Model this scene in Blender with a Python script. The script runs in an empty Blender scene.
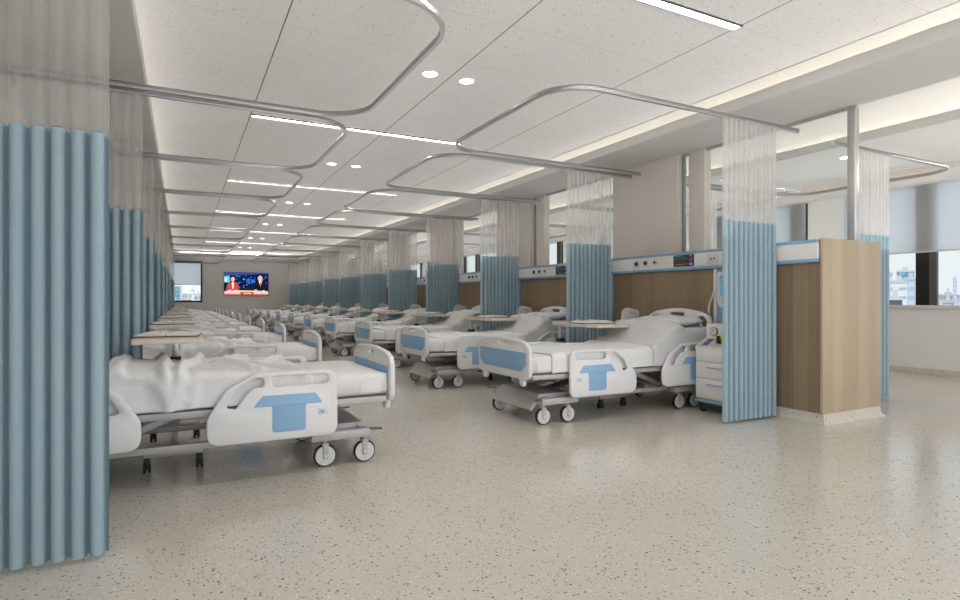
import bpy, bmesh, math, random
from mathutils import Vector, Matrix, noise
random.seed(7)
PI = math.pi
C = bpy.context.scene.collection
ORD = ['first', 'second', 'third', 'fourth', 'fifth', 'sixth', 'seventh', 'eighth', 'ninth', 'tenth', 'eleventh', 'twelfth']

# ------------------------------------------------------------------ materials
def new_mat(name):
    m = bpy.data.materials.new(name); m.use_nodes = True
    nt = m.node_tree; nt.nodes.clear()
    return m, nt, nt.nodes, nt.links

def M(name, col, rough=0.5, metal=0.0, spec=0.5, var=0.0, vscale=6.0, bump=0.0, bscale=40.0):
    m, nt, N, L = new_mat(name)
    out = N.new('ShaderNodeOutputMaterial'); b = N.new('ShaderNodeBsdfPrincipled')
    b.inputs['Base Color'].default_value = (*col, 1); b.inputs['Roughness'].default_value = rough
    b.inputs['Metallic'].default_value = metal; b.inputs['Specular IOR Level'].default_value = spec
    L.new(b.outputs[0], out.inputs[0])
    tc = N.new('ShaderNodeTexCoord')
    if var:
        n = N.new('ShaderNodeTexNoise'); n.inputs['Scale'].default_value = vscale; n.inputs['Detail'].default_value = 4
        r = N.new('ShaderNodeValToRGB')
        r.color_ramp.elements[0].color = (*[max(0, c*(1-var)) for c in col], 1)
        r.color_ramp.elements[1].color = (*[min(1, c*(1+var)) for c in col], 1)
        L.new(tc.outputs['Object'], n.inputs['Vector']); L.new(n.outputs[0], r.inputs[0]); L.new(r.outputs[0], b.inputs['Base Color'])
    if bump:
        n2 = N.new('ShaderNodeTexNoise'); n2.inputs['Scale'].default_value = bscale
        bp = N.new('ShaderNodeBump'); bp.inputs['Strength'].default_value = bump; bp.inputs['Distance'].default_value = 0.01
        L.new(tc.outputs['Object'], n2.inputs['Vector']); L.new(n2.outputs[0], bp.inputs['Height']); L.new(bp.outputs[0], b.inputs['Normal'])
    return m

def M_emit(name, col, s):
    m, nt, N, L = new_mat(name)
    out = N.new('ShaderNodeOutputMaterial'); e = N.new('ShaderNodeEmission')
    e.inputs[0].default_value = (*col, 1); e.inputs[1].default_value = s
    L.new(e.outputs[0], out.inputs[0]); return m

def M_sheer(name, col, alpha, transl=0.35):
    m, nt, N, L = new_mat(name)
    out = N.new('ShaderNodeOutputMaterial')
    d = N.new('ShaderNodeBsdfDiffuse'); d.inputs[0].default_value = (*col, 1)
    t = N.new('ShaderNodeBsdfTranslucent'); t.inputs[0].default_value = (*col, 1)
    tr = N.new('ShaderNodeBsdfTransparent')
    a = N.new('ShaderNodeMixShader'); a.inputs[0].default_value = transl
    L.new(d.outputs[0], a.inputs[1]); L.new(t.outputs[0], a.inputs[2])
    b = N.new('ShaderNodeMixShader'); b.inputs[0].default_value = alpha
    L.new(tr.outputs[0], b.inputs[1]); L.new(a.outputs[0], b.inputs[2]); L.new(b.outputs[0], out.inputs[0])
    return m

def M_glass(name, tint=(0.95, 0.97, 0.97)):
    m, nt, N, L = new_mat(name)
    out = N.new('ShaderNodeOutputMaterial')
    tr = N.new('ShaderNodeBsdfTransparent'); tr.inputs[0].default_value = (*tint, 1)
    g = N.new('ShaderNodeBsdfGlossy'); g.inputs['Roughness'].default_value = 0.02
    f = N.new('ShaderNodeLayerWeight'); f.inputs[0].default_value = 0.5
    fr = math_node(N, L, 'ADD', math_node(N, L, 'MULTIPLY', math_node(N, L, 'POWER', f.outputs['Facing'], 5.0), 0.55), 0.025)
    mx = N.new('ShaderNodeMixShader')
    L.new(fr, mx.inputs[0]); L.new(tr.outputs[0], mx.inputs[1]); L.new(g.outputs[0], mx.inputs[2]); L.new(mx.outputs[0], out.inputs[0])
    return m

def math_node(N, L, op, a, b=None, c=None):
    n = N.new('ShaderNodeMath'); n.operation = op
    for i, v in enumerate((a, b, c)):
        if v is None: continue
        if isinstance(v, (int, float)): n.inputs[i].default_value = v
        else: L.new(v, n.inputs[i])
    return n.outputs[0]

def mixcol(N, L, fac, a, b):
    n = N.new('ShaderNodeMix'); n.data_type = 'RGBA'
    if isinstance(fac, (int, float)): n.inputs[0].default_value = fac
    else: L.new(fac, n.inputs[0])
    for i, v in ((6, a), (7, b)):
        if isinstance(v, tuple): n.inputs[i].default_value = (*v, 1)
        else: L.new(v, n.inputs[i])
    return n.outputs[2]

def chips(N, L, vec, scale, thr, lo, hi, metric='EUCLIDEAN'):
    """returns mask of terrazzo chips: cell random in [lo,hi] and near its point"""
    v = N.new('ShaderNodeTexVoronoi'); v.inputs['Scale'].default_value = scale; v.distance = metric
    L.new(vec, v.inputs['Vector'])
    s = N.new('ShaderNodeSeparateColor'); L.new(v.outputs['Color'], s.inputs[0])
    size = math_node(N, L, 'MULTIPLY', s.outputs[1], thr)
    near = math_node(N, L, 'LESS_THAN', v.outputs['Distance'], size)
    a = math_node(N, L, 'GREATER_THAN', s.outputs[0], lo)
    b = math_node(N, L, 'LESS_THAN', s.outputs[0], hi)
    return math_node(N, L, 'MULTIPLY', near, math_node(N, L, 'MULTIPLY', a, b))

def M_terrazzo(name, rough=0.16):
    m, nt, N, L = new_mat(name)
    out = N.new('ShaderNodeOutputMaterial'); b = N.new('ShaderNodeBsdfPrincipled')
    tc = N.new('ShaderNodeTexCoord')
    dn = N.new('ShaderNodeTexNoise'); dn.inputs['Scale'].default_value = 150
    L.new(tc.outputs['Object'], dn.inputs['Vector'])
    va = N.new('ShaderNodeVectorMath'); va.operation = 'SCALE'; va.inputs['Scale'].default_value = 0.007
    L.new(dn.outputs['Color'], va.inputs[0])
    vb = N.new('ShaderNodeVectorMath'); vb.operation = 'ADD'
    L.new(tc.outputs['Object'], vb.inputs[0]); L.new(va.outputs[0], vb.inputs[1])
    vec = vb.outputs[0]
    big = N.new('ShaderNodeTexNoise'); big.inputs['Scale'].default_value = 1.3; big.inputs['Detail'].default_value = 5
    L.new(tc.outputs['Object'], big.inputs['Vector'])
    col = mixcol(N, L, big.outputs[0], (0.605, 0.558, 0.475), (0.695, 0.648, 0.565))
    col = mixcol(N, L, chips(N, L, vec, 76, 0.36, 0.30, 1.0), col, (0.80, 0.78, 0.73))
    col = mixcol(N, L, chips(N, L, vec, 62, 0.36, 0.50, 0.90), col, (0.27, 0.24, 0.20))
    col = mixcol(N, L, chips(N, L, vec, 66, 0.36, 0.72, 1.0), col, (0.38, 0.34, 0.28))
    col = mixcol(N, L, chips(N, L, vec, 54, 0.34, 0.0, 0.30), col, (0.16, 0.145, 0.13))
    L.new(col, b.inputs['Base Color'])
    b.inputs['Roughness'].default_value = rough; b.inputs['Specular IOR Level'].default_value = 0.42
    L.new(b.outputs[0], out.inputs[0]); return m

SEAM_X0, SEAM_DX, SEAM_Y0, SEAM_DY = 0.653, 1.48, 2.86, 0.754
def M_tiles(name):
    m, nt, N, L = new_mat(name)
    out = N.new('ShaderNodeOutputMaterial'); b = N.new('ShaderNodeBsdfPrincipled')
    tc = N.new('ShaderNodeTexCoord'); sp = N.new('ShaderNodeSeparateXYZ'); L.new(tc.outputs['Object'], sp.inputs[0])
    def seam(o, o0, d, w):
        t = math_node(N, L, 'DIVIDE', math_node(N, L, 'SUBTRACT', o, o0), d)
        t = math_node(N, L, 'ADD', t, 100.5)
        f = math_node(N, L, 'ABSOLUTE', math_node(N, L, 'SUBTRACT', math_node(N, L, 'FRACT', t), 0.5))
        return math_node(N, L, 'LESS_THAN', f, w/d/2)
    col = (0.70, 0.69, 0.675)
    big = N.new('ShaderNodeTexNoise'); big.inputs['Scale'].default_value = 2.0; L.new(tc.outputs['Object'], big.inputs['Vector'])
    col = mixcol(N, L, big.outputs[0], (0.615, 0.605, 0.60), (0.665, 0.655, 0.65))
    dn = N.new('ShaderNodeTexNoise'); dn.inputs['Scale'].default_value = 70; L.new(tc.outputs['Object'], dn.inputs['Vector'])
    va = N.new('ShaderNodeVectorMath'); va.operation = 'SCALE'; va.inputs['Scale'].default_value = 0.02; L.new(dn.outputs['Color'], va.inputs[0])
    vb = N.new('ShaderNodeVectorMath'); vb.operation = 'ADD'; L.new(tc.outputs['Object'], vb.inputs[0]); L.new(va.outputs[0], vb.inputs[1])
    col = mixcol(N, L, chips(N, L, vb.outputs[0], 62, 0.30, 0.40, 1.0), col, (0.42, 0.40, 0.38))
    col = mixcol(N, L, chips(N, L, vb.outputs[0], 40, 0.22, 0.30, 0.95), col, (0.20, 0.19, 0.18))
    col = mixcol(N, L, seam(sp.outputs[0], SEAM_X0, SEAM_DX, 0.010), col, (0.15, 0.145, 0.14))
    col = mixcol(N, L, seam(sp.outputs[1], SEAM_Y0, SEAM_DY, 0.005), col, (0.50, 0.49, 0.48))
    L.new(col, b.inputs['Base Color']); b.inputs['Roughness'].default_value = 0.85; b.inputs['Specular IOR Level'].default_value = 0.1
    L.new(b.outputs[0], out.inputs[0]); return m

def M_wood(name, c0, c1, rough=0.45, sx=26.0):
    m, nt, N, L = new_mat(name)
    out = N.new('ShaderNodeOutputMaterial'); b = N.new('ShaderNodeBsdfPrincipled')
    tc = N.new('ShaderNodeTexCoord'); mp = N.new('ShaderNodeMapping'); mp.inputs['Scale'].default_value = (sx, sx, 0.9)
    L.new(tc.outputs['Object'], mp.inputs[0])
    n = N.new('ShaderNodeTexNoise'); n.inputs['Scale'].default_value = 1.0; n.inputs['Detail'].default_value = 8; n.inputs['Roughness'].default_value = 0.65
    n.inputs['Distortion'].default_value = 0.6
    L.new(mp.outputs[0], n.inputs['Vector'])
    # wide planks with slightly different tone
    sp = N.new('ShaderNodeSeparateXYZ'); L.new(tc.outputs['Object'], sp.inputs[0])
    pl = math_node(N, L, 'FLOOR', math_node(N, L, 'MULTIPLY', math_node(N, L, 'ADD', sp.outputs[0], sp.outputs[1]), 7.5))
    wn = N.new('ShaderNodeTexWhiteNoise'); wn.noise_dimensions = '1D'; L.new(pl, wn.inputs['W'])
    f = math_node(N, L, 'ADD', math_node(N, L, 'MULTIPLY', n.outputs[0], 0.75), math_node(N, L, 'MULTIPLY', wn.outputs[0], 0.25))
    r = N.new('ShaderNodeValToRGB'); r.color_ramp.elements[0].position = 0.25; r.color_ramp.elements[1].position = 0.75
    r.color_ramp.elements[0].color = (*c0, 1); r.color_ramp.elements[1].color = (*c1, 1)
    L.new(f, r.inputs[0]); L.new(r.outputs[0], b.inputs['Base Color'])
    b.inputs['Roughness'].default_value = rough; b.inputs['Specular IOR Level'].default_value = 0.35
    L.new(b.outputs[0], out.inputs[0]); return m

def M_building(name, wall, win, sx=0.35, sz=0.3, frac=0.45):
    m, nt, N, L = new_mat(name)
    out = N.new('ShaderNodeOutputMaterial'); b = N.new('ShaderNodeBsdfPrincipled')
    tc = N.new('ShaderNodeTexCoord'); sp = N.new('ShaderNodeSeparateXYZ'); L.new(tc.outputs['Object'], sp.inputs[0])
    h = math_node(N, L, 'FRACT', math_node(N, L, 'MULTIPLY', math_node(N, L, 'ADD', math_node(N, L, 'ADD', sp.outputs[0], sp.outputs[1]), 5000), sx))
    v = math_node(N, L, 'FRACT', math_node(N, L, 'MULTIPLY', math_node(N, L, 'ADD', sp.outputs[2], 500), sz))
    k = math_node(N, L, 'MULTIPLY', math_node(N, L, 'LESS_THAN', h, frac+0.2), math_node(N, L, 'LESS_THAN', v, frac))
    col = mixcol(N, L, k, wall, win)
    L.new(col, b.inputs['Base Color']); b.inputs['Roughness'].default_value = 0.6
    L.new(b.outputs[0], out.inputs[0]); return m

MT = dict(
    floor=M_terrazzo('terrazzo'), plinth=M_terrazzo('terrazzo_skirting', 0.3), tiles=M_tiles('speckled_ceiling_tile'),
    paint=M('warm_white_paint', (0.66, 0.64, 0.61), 0.7, spec=0.2, var=0.02), wall=M('grey_wall_paint', (0.84, 0.815, 0.77), 0.75, spec=0.2, var=0.02),
    lowwall=M('pale_wall_paint', (0.84, 0.82, 0.80), 0.65, spec=0.25, var=0.02),
    panel=M('beige_wall_panel', (0.72, 0.66, 0.60), 0.6, spec=0.3, var=0.015),
    soffit=M('soffit_plaster', (0.60, 0.59, 0.575), 0.8, spec=0.15, var=0.02),
    wood=M_wood('oak_veneer', (0.235, 0.165, 0.10), (0.345, 0.25, 0.16)), woodlight=M_wood('pale_oak_veneer', (0.46, 0.355, 0.24), (0.58, 0.465, 0.335), 0.3),  # one oak in two tones: headwall copy darkened for the bay shade
    plastic=M('white_bed_plastic', (0.80, 0.79, 0.78), 0.35, var=0.01), blue=M('pale_blue_plastic', (0.27, 0.47, 0.69), 0.4, var=0.03),
    trimblue=M('blue_console_trim', (0.27, 0.46, 0.66), 0.4, var=0.03),
    metal=M('grey_coated_steel', (0.50, 0.485, 0.47), 0.4, 0.15, var=0.03), darkmetal=M('dark_steel', (0.16, 0.155, 0.15), 0.45, 0.4, var=0.05),
    steel=M('brushed_steel', (0.66, 0.65, 0.64), 0.33, 0.9, var=0.02, vscale=20), rail=M('aluminium_rail', (0.40, 0.39, 0.385), 0.36, 0.8, var=0.03),
    black=M('black_rubber', (0.02, 0.02, 0.021), 0.6, var=0.1), wheel=M('pale_wheel_plastic', (0.68, 0.67, 0.64), 0.5, var=0.03),
    linen=M('white_linen', (0.82, 0.81, 0.80), 0.9, spec=0.1, var=0.015, bump=0.12, bscale=260), sheet=M('white_cotton_sheet', (0.80, 0.795, 0.785), 0.9, spec=0.1, var=0.015, bump=0.1, bscale=260),
    quilt=M('grey_white_cover', (0.68, 0.67, 0.66), 0.9, spec=0.1, var=0.02, bump=0.1, bscale=220), pillow=M('pillow_cotton', (0.76, 0.75, 0.74), 0.9, spec=0.1, var=0.02, bump=0.08, bscale=200),
    grey=M('light_grey_plastic', (0.56, 0.55, 0.54), 0.45, var=0.02), midgrey=M('grey_plastic', (0.30, 0.30, 0.30), 0.45, var=0.03),
    curtain=M_sheer('blue_curtain_fabric', (0.385, 0.51, 0.575), 0.965, 0.10), sheer=M_sheer('white_sheer_mesh', (0.86, 0.84, 0.82), 0.33, 0.45),
    blind=M_sheer('translucent_blind', (0.92, 0.92, 0.92), 0.68, 0.78), glass=M_glass('clear_glass'),
    frame=M('black_window_frame', (0.012, 0.012, 0.013), 0.4, var=0.1), frame2=M('dark_grey_frame', (0.10, 0.10, 0.10), 0.4, var=0.1),
    tabletop=M_wood('table_laminate', (0.64, 0.55, 0.45), (0.74, 0.66, 0.56), 0.4, 9), paper=M('paper', (0.80, 0.79, 0.76), 0.85, spec=0.1, var=0.04, vscale=18),
    leather=M('brown_cover', (0.16, 0.075, 0.04), 0.5, var=0.15), ink=M('grey_print', (0.33, 0.33, 0.34), 0.8, var=0.2, vscale=60),
    led=M_emit('led_diffuser', (1.0, 0.985, 0.96), 40.0), lens=M_emit('downlight_lens', (1.0, 0.98, 0.95), 14.0),
    purple=M('purple_keypad', (0.10, 0.09, 0.28), 0.4, var=0.05), yellow=M('yellow_hose', (0.80, 0.62, 0.02), 0.4, var=0.05),
    ivory=M('gauge_face', (0.72, 0.71, 0.68), 0.4, var=0.02), screenblue=M_emit('blue_display', (0.20, 0.50, 0.72), 0.55),
)

# ------------------------------------------------------------------ object helpers
def finish(me, ang=38):
    me.polygons.foreach_set('use_smooth', [True]*len(me.polygons)); me.set_sharp_from_angle(angle=math.radians(ang)); me.update()

def link(name, me, mat=None, parent=None):
    o = bpy.data.objects.new(name, me); C.objects.link(o)
    if mat is not None:
        for m in (mat if isinstance(mat, list) else [mat]): me.materials.append(MT[m] if isinstance(m, str) else m)
    if parent is not None: o.parent = parent
    return o

def tag(o, label=None, cat=None, group=None, kind=None):
    for k, v in (('label', label), ('category', cat), ('group', group), ('kind', kind)):
        if v: o[k] = v
    return o

def thing(name, label, cat, loc=(0, 0, 0), rz=0.0, group=None):
    o = bpy.data.objects.new(name, None); C.objects.link(o); o.empty_display_size = 0.1
    o.location = loc; o.rotation_euler = (0, 0, rz)
    return tag(o, label, cat, group)

def copy_tree(o, parent=None):
    c = o.copy(); C.objects.link(c)
    if parent is not None: c.parent = parent
    for ch in KIDS.get(o.name, []) or [x for x in bpy.data.objects if x.parent == o]:
        copy_tree(ch, c)
    return c
KIDS = {}
def freeze(o):
    """remember the tree below o so copies stay quick"""
    k = [x for x in bpy.data.objects if x.parent == o]
    KIDS[o.name] = k
    for x in k: freeze(x)

class MB:
    def __init__(s): s.bm = bmesh.new(); s.mi = 0
    def _mi(s, faces, mi):
        for f in faces: f.material_index = mi
    def box(s, x0, x1, y0, y1, z0, z1, bev=0.0, mi=0, seg=2):
        r = bmesh.ops.create_cube(s.bm, size=1.0); vs = r['verts']
        for v in vs:
            v.co = Vector(((x0+x1)/2+v.co.x*(x1-x0), (y0+y1)/2+v.co.y*(y1-y0), (z0+z1)/2+v.co.z*(z1-z0)))
        fs = list({f for v in vs for f in v.link_faces}); s._mi(fs, mi)
        if bev > 0:
            bmesh.ops.bevel(s.bm, geom=list({e for v in vs for e in v.link_edges}), offset=bev, segments=seg, profile=0.5, affect='EDGES')
        return s
    def cyl(s, p0, p1, r0, r1=None, seg=16, mi=0):
        p0, p1 = Vector(p0), Vector(p1); d = p1-p0
        r = bmesh.ops.create_cone(s.bm, cap_ends=True, segments=seg, radius1=r0, radius2=r0 if r1 is None else r1, depth=d.length)
        q = Vector((0, 0, 1)).rotation_difference(d.normalized()); mid = (p0+p1)/2
        for v in r['verts']: v.co = q @ v.co + mid
        s._mi({f for v in r['verts'] for f in v.link_faces}, mi); return s
    def beam(s, p0, p1, w, h, up=(0, 0, 1), bev=0.0):
        p0, p1 = Vector(p0), Vector(p1); d = (p1-p0); n = d.normalized(); up = Vector(up)
        sd = n.cross(up).normalized(); u2 = sd.cross(n)
        r = bmesh.ops.create_cube(s.bm, size=1.0)
        for v in r['verts']: v.co = (p0+p1)/2 + n*(v.co.x*d.length) + sd*(v.co.y*w) + u2*(v.co.z*h)
        if bev: bmesh.ops.bevel(s.bm, geom=list({e for v in r['verts'] for e in v.link_edges}), offset=bev, segments=2, profile=0.5, affect='EDGES')
        return s
    def sweep(s, path, prof, closed=False, cap=True, mi=0):
        """sweep 2-D profile (side, up) along horizontal-ish path"""
        P = [Vector(p) for p in path]; rings = []; n = len(P)
        for i, p in enumerate(P):
            a = P[i-1] if i > 0 else P[i]; b = P[i+1] if i < n-1 else P[i]
            t = (b-a).normalized(); up = Vector((0, 0, 1))
            if abs(t.z) > 0.95: up = Vector((0, 1, 0))
            sd = t.cross(up).normalized(); u2 = sd.cross(t)
            rings.append([s.bm.verts.new(p + sd*q[0] + u2*q[1]) for q in prof])
        m = len(prof)
        for i in range(n-1):
            for j in range(m):
                f = s.bm.faces.new((rings[i][j], rings[i][(j+1) % m], rings[i+1][(j+1) % m], rings[i+1][j])); f.material_index = mi
        if cap:
            s.bm.faces.new(rings[0][::-1]); s.bm.faces.new(rings[-1])
        return s
    def tube(s, path, r, seg=8, mi=0):
        return s.sweep(path, [(r*math.cos(2*PI*k/seg), r*math.sin(2*PI*k/seg)) for k in range(seg)], mi=mi)
    def prism(s, pts, fn0, fn1, mi=0):
        a = [s.bm.verts.new(fn0(p)) for p in pts]; b = [s.bm.verts.new(fn1(p)) for p in pts]; n = len(pts)
        fs = [s.bm.faces.new(a), s.bm.faces.new(b[::-1])]
        for i in range(n): fs.append(s.bm.faces.new((a[i], b[i], b[(i+1) % n], a[(i+1) % n])))
        s._mi(fs, mi); return s
    def grid(s, nu, nv, fn, mi=0):
        V = [[s.bm.verts.new(fn(i/nu, j/nv)) for j in range(nv+1)] for i in range(nu+1)]
        for i in range(nu):
            for j in range(nv):
                f = s.bm.faces.new((V[i][j], V[i+1][j], V[i+1][j+1], V[i][j+1])); f.material_index = mi
        return s
    def build(s, name, mat, parent=None, ang=38, recalc=True):
        if recalc: bmesh.ops.recalc_face_normals(s.bm, faces=s.bm.faces[:])
        me = bpy.data.meshes.new(name); s.bm.to_mesh(me); s.bm.free(); finish(me, ang)
        return link(name, me, mat, parent)

def fillet(pts, rad, n=5):
    """round each corner of a polygon; rad scalar or list"""
    out = []; N_ = len(pts)
    for i, p in enumerate(pts):
        r = rad if isinstance(rad, (int, float)) else rad[i]
        p = Vector(p); a = Vector(pts[i-1]); b = Vector(pts[(i+1) % N_])
        da = (a-p); db = (b-p); la, lb = da.length, db.length; da.normalize(); db.normalize()
        ang = da.angle(db)
        if r <= 0 or ang > PI-0.05: out.append((p.x, p.y)); continue
        t = min(r/math.tan(ang/2), la*0.48, lb*0.48)
        A = p+da*t; B = p+db*t
        for k in range(n+1):
            s = k/n; q = A*(1-s)**2 + p*2*s*(1-s) + B*s*s
            out.append((q.x, q.y))
    return out

def plate(name, outline, holes, t, bev, fn, mat, parent):
    """flat moulded plate with holes: 2-D outline extruded, rounded edges, placed by fn(a, b, c)"""
    cu = bpy.data.curves.new('outline', 'CURVE'); cu.dimensions = '2D'; cu.fill_mode = 'BOTH'
    cu.extrude = max(0.0005, t/2-bev); cu.bevel_depth = bev; cu.bevel_resolution = 1; cu.offset = -bev
    def area(L_): return sum(L_[i-1][0]*L_[i][1]-L_[i][0]*L_[i-1][1] for i in range(len(L_)))
    for k, loop in enumerate([outline]+list(holes)):
        if (area(loop) > 0) != (k == 0): loop = loop[::-1]
        sp = cu.splines.new('POLY'); sp.points.add(len(loop)-1); sp.use_cyclic_u = True
        for q, p in zip(sp.points, loop): q.co = (p[0], p[1], 0, 1)
    ob = bpy.data.objects.new('outline', cu); C.objects.link(ob)
    dg = bpy.context.evaluated_depsgraph_get(); dg.update()
    me = bpy.data.meshes.new_from_object(ob.evaluated_get(dg))
    bpy.data.objects.remove(ob); bpy.data.curves.remove(cu)
    bm = bmesh.new(); bm.from_mesh(me)
    bmesh.ops.remove_doubles(bm, verts=bm.verts[:], dist=1e-5)
    for v in bm.verts: v.co = Vector(fn(*v.co))
    bmesh.ops.recalc_face_normals(bm, faces=bm.faces[:])
    bm.to_mesh(me); bm.free(); me.name = name; finish(me, 50)
    return link(name, me, mat, parent)

def smooth(x, a, b):
    t = max(0.0, min(1.0, (x-a)/(b-a))); return t*t*(3-2*t)

# ------------------------------------------------------------------ layout constants
CAMZ = 1.10
ZS, ZC, ZLIP = 2.90, 3.10, 3.005         # soffit, ceiling tile, top of the cove lip
XL, XR, YB, Y0 = -1.30, 9.75, 28.9, -2.5  # left wall, window wall, end wall, open near end
PX0, PX1, PY = 5.02, 5.90, 3.10          # partition
XG = 5.525                               # glass line on the partition
PITCH, NB = 2.33, 11
LBED, RBED, LCUR, RCUR = 4.23, 4.63, 2.93, 3.53
def struct(mb, name, mat, parent=None, **k):
    return tag(mb.build(name, mat, parent, **k), kind='structure')

# ------------------------------------------------------------------ room shell
struct(MB().box(XL-0.3, XR+0.3, Y0, YB+0.3, -0.12, 0.0), 'floor', 'floor')
struct(MB().box(XL-0.3, XR+0.3, Y0, YB+0.3, ZC, ZC+0.12), 'ceiling', 'tiles')
struct(MB().box(XL-0.2, XL, Y0, YB, 0, ZC), 'wall_left', 'panel')
struct(MB().box(XL, XL+0.02, Y0, YB, 2.78, ZS), 'trim_1', 'soffit')
# soffits: hollow trays with an up-stand lip, the light strip lies on the ledge
def soffit(name, x0, x1, y0, y1):
    struct(MB().box(x0, x1, y0, y1, ZS, ZS+0.02), name, 'soffit')
def lip(name, x0, x1, y0, y1, z0=ZS, z1=ZLIP):
    struct(MB().box(x0, x1, y0, y1, z0, z1, 0.002), name, 'paint')
YBL = 26.75
soffit('trim_2', XL, -0.29, Y0, YB); lip('trim_3', -0.29, -0.27, Y0, YBL)
soffit('trim_4', 4.67, XG+0.03, Y0, YB); lip('trim_5', 4.65, 4.67, Y0, YBL)
soffit('trim_6', -0.29, 4.67, YBL+0.02, YB); lip('trim_7', -0.27, 4.65, YBL, YBL+0.02)
soffit('trim_8', 6.88, 8.86, Y0, YB); lip('trim_9', 6.86, 6.88, Y0, YB)
struct(MB().box(9.45, XR, Y0, YB, 2.80, 2.93, 0.003), 'trim_10', 'paint')
struct(MB().box(XG-0.03, XG+0.05, Y0, YB, ZS+0.02, ZC), 'trim_11', 'paint')   # bulkhead above the glass line
# plain plaster strip at the edge of the tiled field
struct(MB().box(4.62, XG-0.03, Y0, YB, ZC-0.003, ZC), 'trim_12', 'paint')
struct(MB().box(XG+0.05, XR, Y0, YB, ZC-0.003, ZC), 'trim_13', 'paint')

# end wall with one window opening on the left
WX0, WX1, WZ0, WZ1 = -1.15, 0.80, 1.00, 2.84
struct(MB().box(XL-0.2, WX0, YB, YB+0.2, 0, ZC).box(WX1, XR+0.2, YB, YB+0.2, 0, ZC).box(WX0, WX1, YB, YB+0.2, 0, WZ0).box(WX0, WX1, YB, YB+0.2, WZ1, ZC), 'wall_back', 'wall')
w = struct(MB().box(WX0, WX0+0.06, YB+0.01, YB+0.12, WZ0, WZ1).box(WX1-0.07, WX1, YB-0.01, YB+0.12, WZ0, WZ1).box(WX0, WX1, YB-0.01, YB+0.12, WZ0, WZ0+0.07).box(WX0, WX1, YB-0.01, YB+0.12, WZ1-0.05, WZ1), 'window_1', 'frame')
MB().box(WX0+0.06, WX1-0.07, YB+0.05, YB+0.06, WZ0+0.07, WZ1-0.05).build('pane', 'glass', w)
t = thing('roller_blind', 'pale roller blind half drawn over the end-wall window', 'blind', ((WX0+WX1)/2, YB+0.03, WZ1-0.06))
MB().box(WX0+0.07-(WX0+WX1)/2, WX1-0.08-(WX0+WX1)/2, -0.002, 0.002, 1.80-WZ1+0.06, 0).build('shade', 'blind', t)
MB().box(WX0+0.07-(WX0+WX1)/2, WX1-0.08-(WX0+WX1)/2, -0.008, 0.008, 1.78-WZ1+0.06, 1.80-WZ1+0.06).build('bottom_bar', 'grey', t)

# window wall on the right: sill wall, piers, mullions, panes, blinds
SILL, BLZ = 0.99, 1.82
piers = [(-2.5, -1.55)] + [(5.65+3.65*k-3.65*2, 6.30+3.65*k-3.65*2) for k in range(0, 9)] + [(28.3, 28.9)]
piers = [p for p in piers if p[0] > -2.6 and p[1] <= 28.95]
mb = MB().box(XR, XR+0.2, Y0, YB, 0, SILL).box(XR, XR+0.2, Y0, YB, 2.80, ZC)
for a, b in piers: mb.box(XR, XR+0.2, a, b, SILL, 2.80)
struct(mb, 'wall_right', 'lowwall')
struct(MB().box(XR-0.03, XR+0.02, Y0, YB, SILL-0.02, SILL+0.032, 0.003), 'trim_14', 'paint')
struct(MB().box(XR-0.015, XR, Y0, YB, 0, 0.09, 0.003), 'baseboard_right', 'plinth')
edges = sorted(piers); wn = 2; nbl = 0
for (a0, b0), (a1, b1) in zip(edges[:-1], edges[1:]):
    y0, y1 = b0, a1
    if y1-y0 < 0.5: continue
    ms = [y0+0.25, y0+1.90]
    fr = MB().box(XR+0.02, XR+0.12, y0, y0+0.04, SILL, 2.80).box(XR+0.02, XR+0.12, y1-0.04, y1, SILL, 2.80).box(XR+0.02, XR+0.12, y0, y1, SILL, SILL+0.03)
    for mm in ms:
        if mm+0.2 < y1: fr.box(XR+0.02, XR+0.14, mm-0.09, mm+0.09, SILL, 2.80)
    w = struct(fr, f'window_{wn}', 'frame')
    for mm in ms:
        if mm+0.2 < y1: MB().box(XR-0.0, XR+0.05, mm-0.19, mm-0.095, SILL+0.01, 2.80).build('mullion_cover', 'frame2', w)
    MB().box(XR+0.06, XR+0.066, y0+0.04, y1-0.04, SILL+0.03, 2.80).build('pane', 'glass', w)
    wn += 1
    if y1 < 1 or nbl >= 4: continue
    lab = ['pale roller blind half drawn on the nearest right-hand window', 'pale roller blind on the right-hand window just past the first beige pier', 'pale roller blind on the right-hand window two piers back', 'pale roller blind on the right-hand window three piers back'][nbl]
    t = thing('roller_blind', lab, 'blind', (XR-0.05, (y0+y1)/2, 2.79), group='roller blinds on the window wall'); h = (y1-y0)/2-0.01
    MB().box(-0.002, 0.002, -h, h, BLZ-2.79, 0).build('shade', 'blind', t)
    MB().box(-0.008, 0.008, -h, h, BLZ-2.79-0.02, BLZ-2.79).build('bottom_bar', 'grey', t)
    nbl += 1

# partition between the two halves: core, end panel, plinth
struct(MB().box(PX0, PX1, PY+0.02, YB, 0.088, 1.636), 'wall_center', 'wood')
struct(MB().box(PX0-0.012, PX1+0.012, PY, PY+0.025, 0.088, 1.648, 0.002), 'trim_15', 'woodlight')
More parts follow.
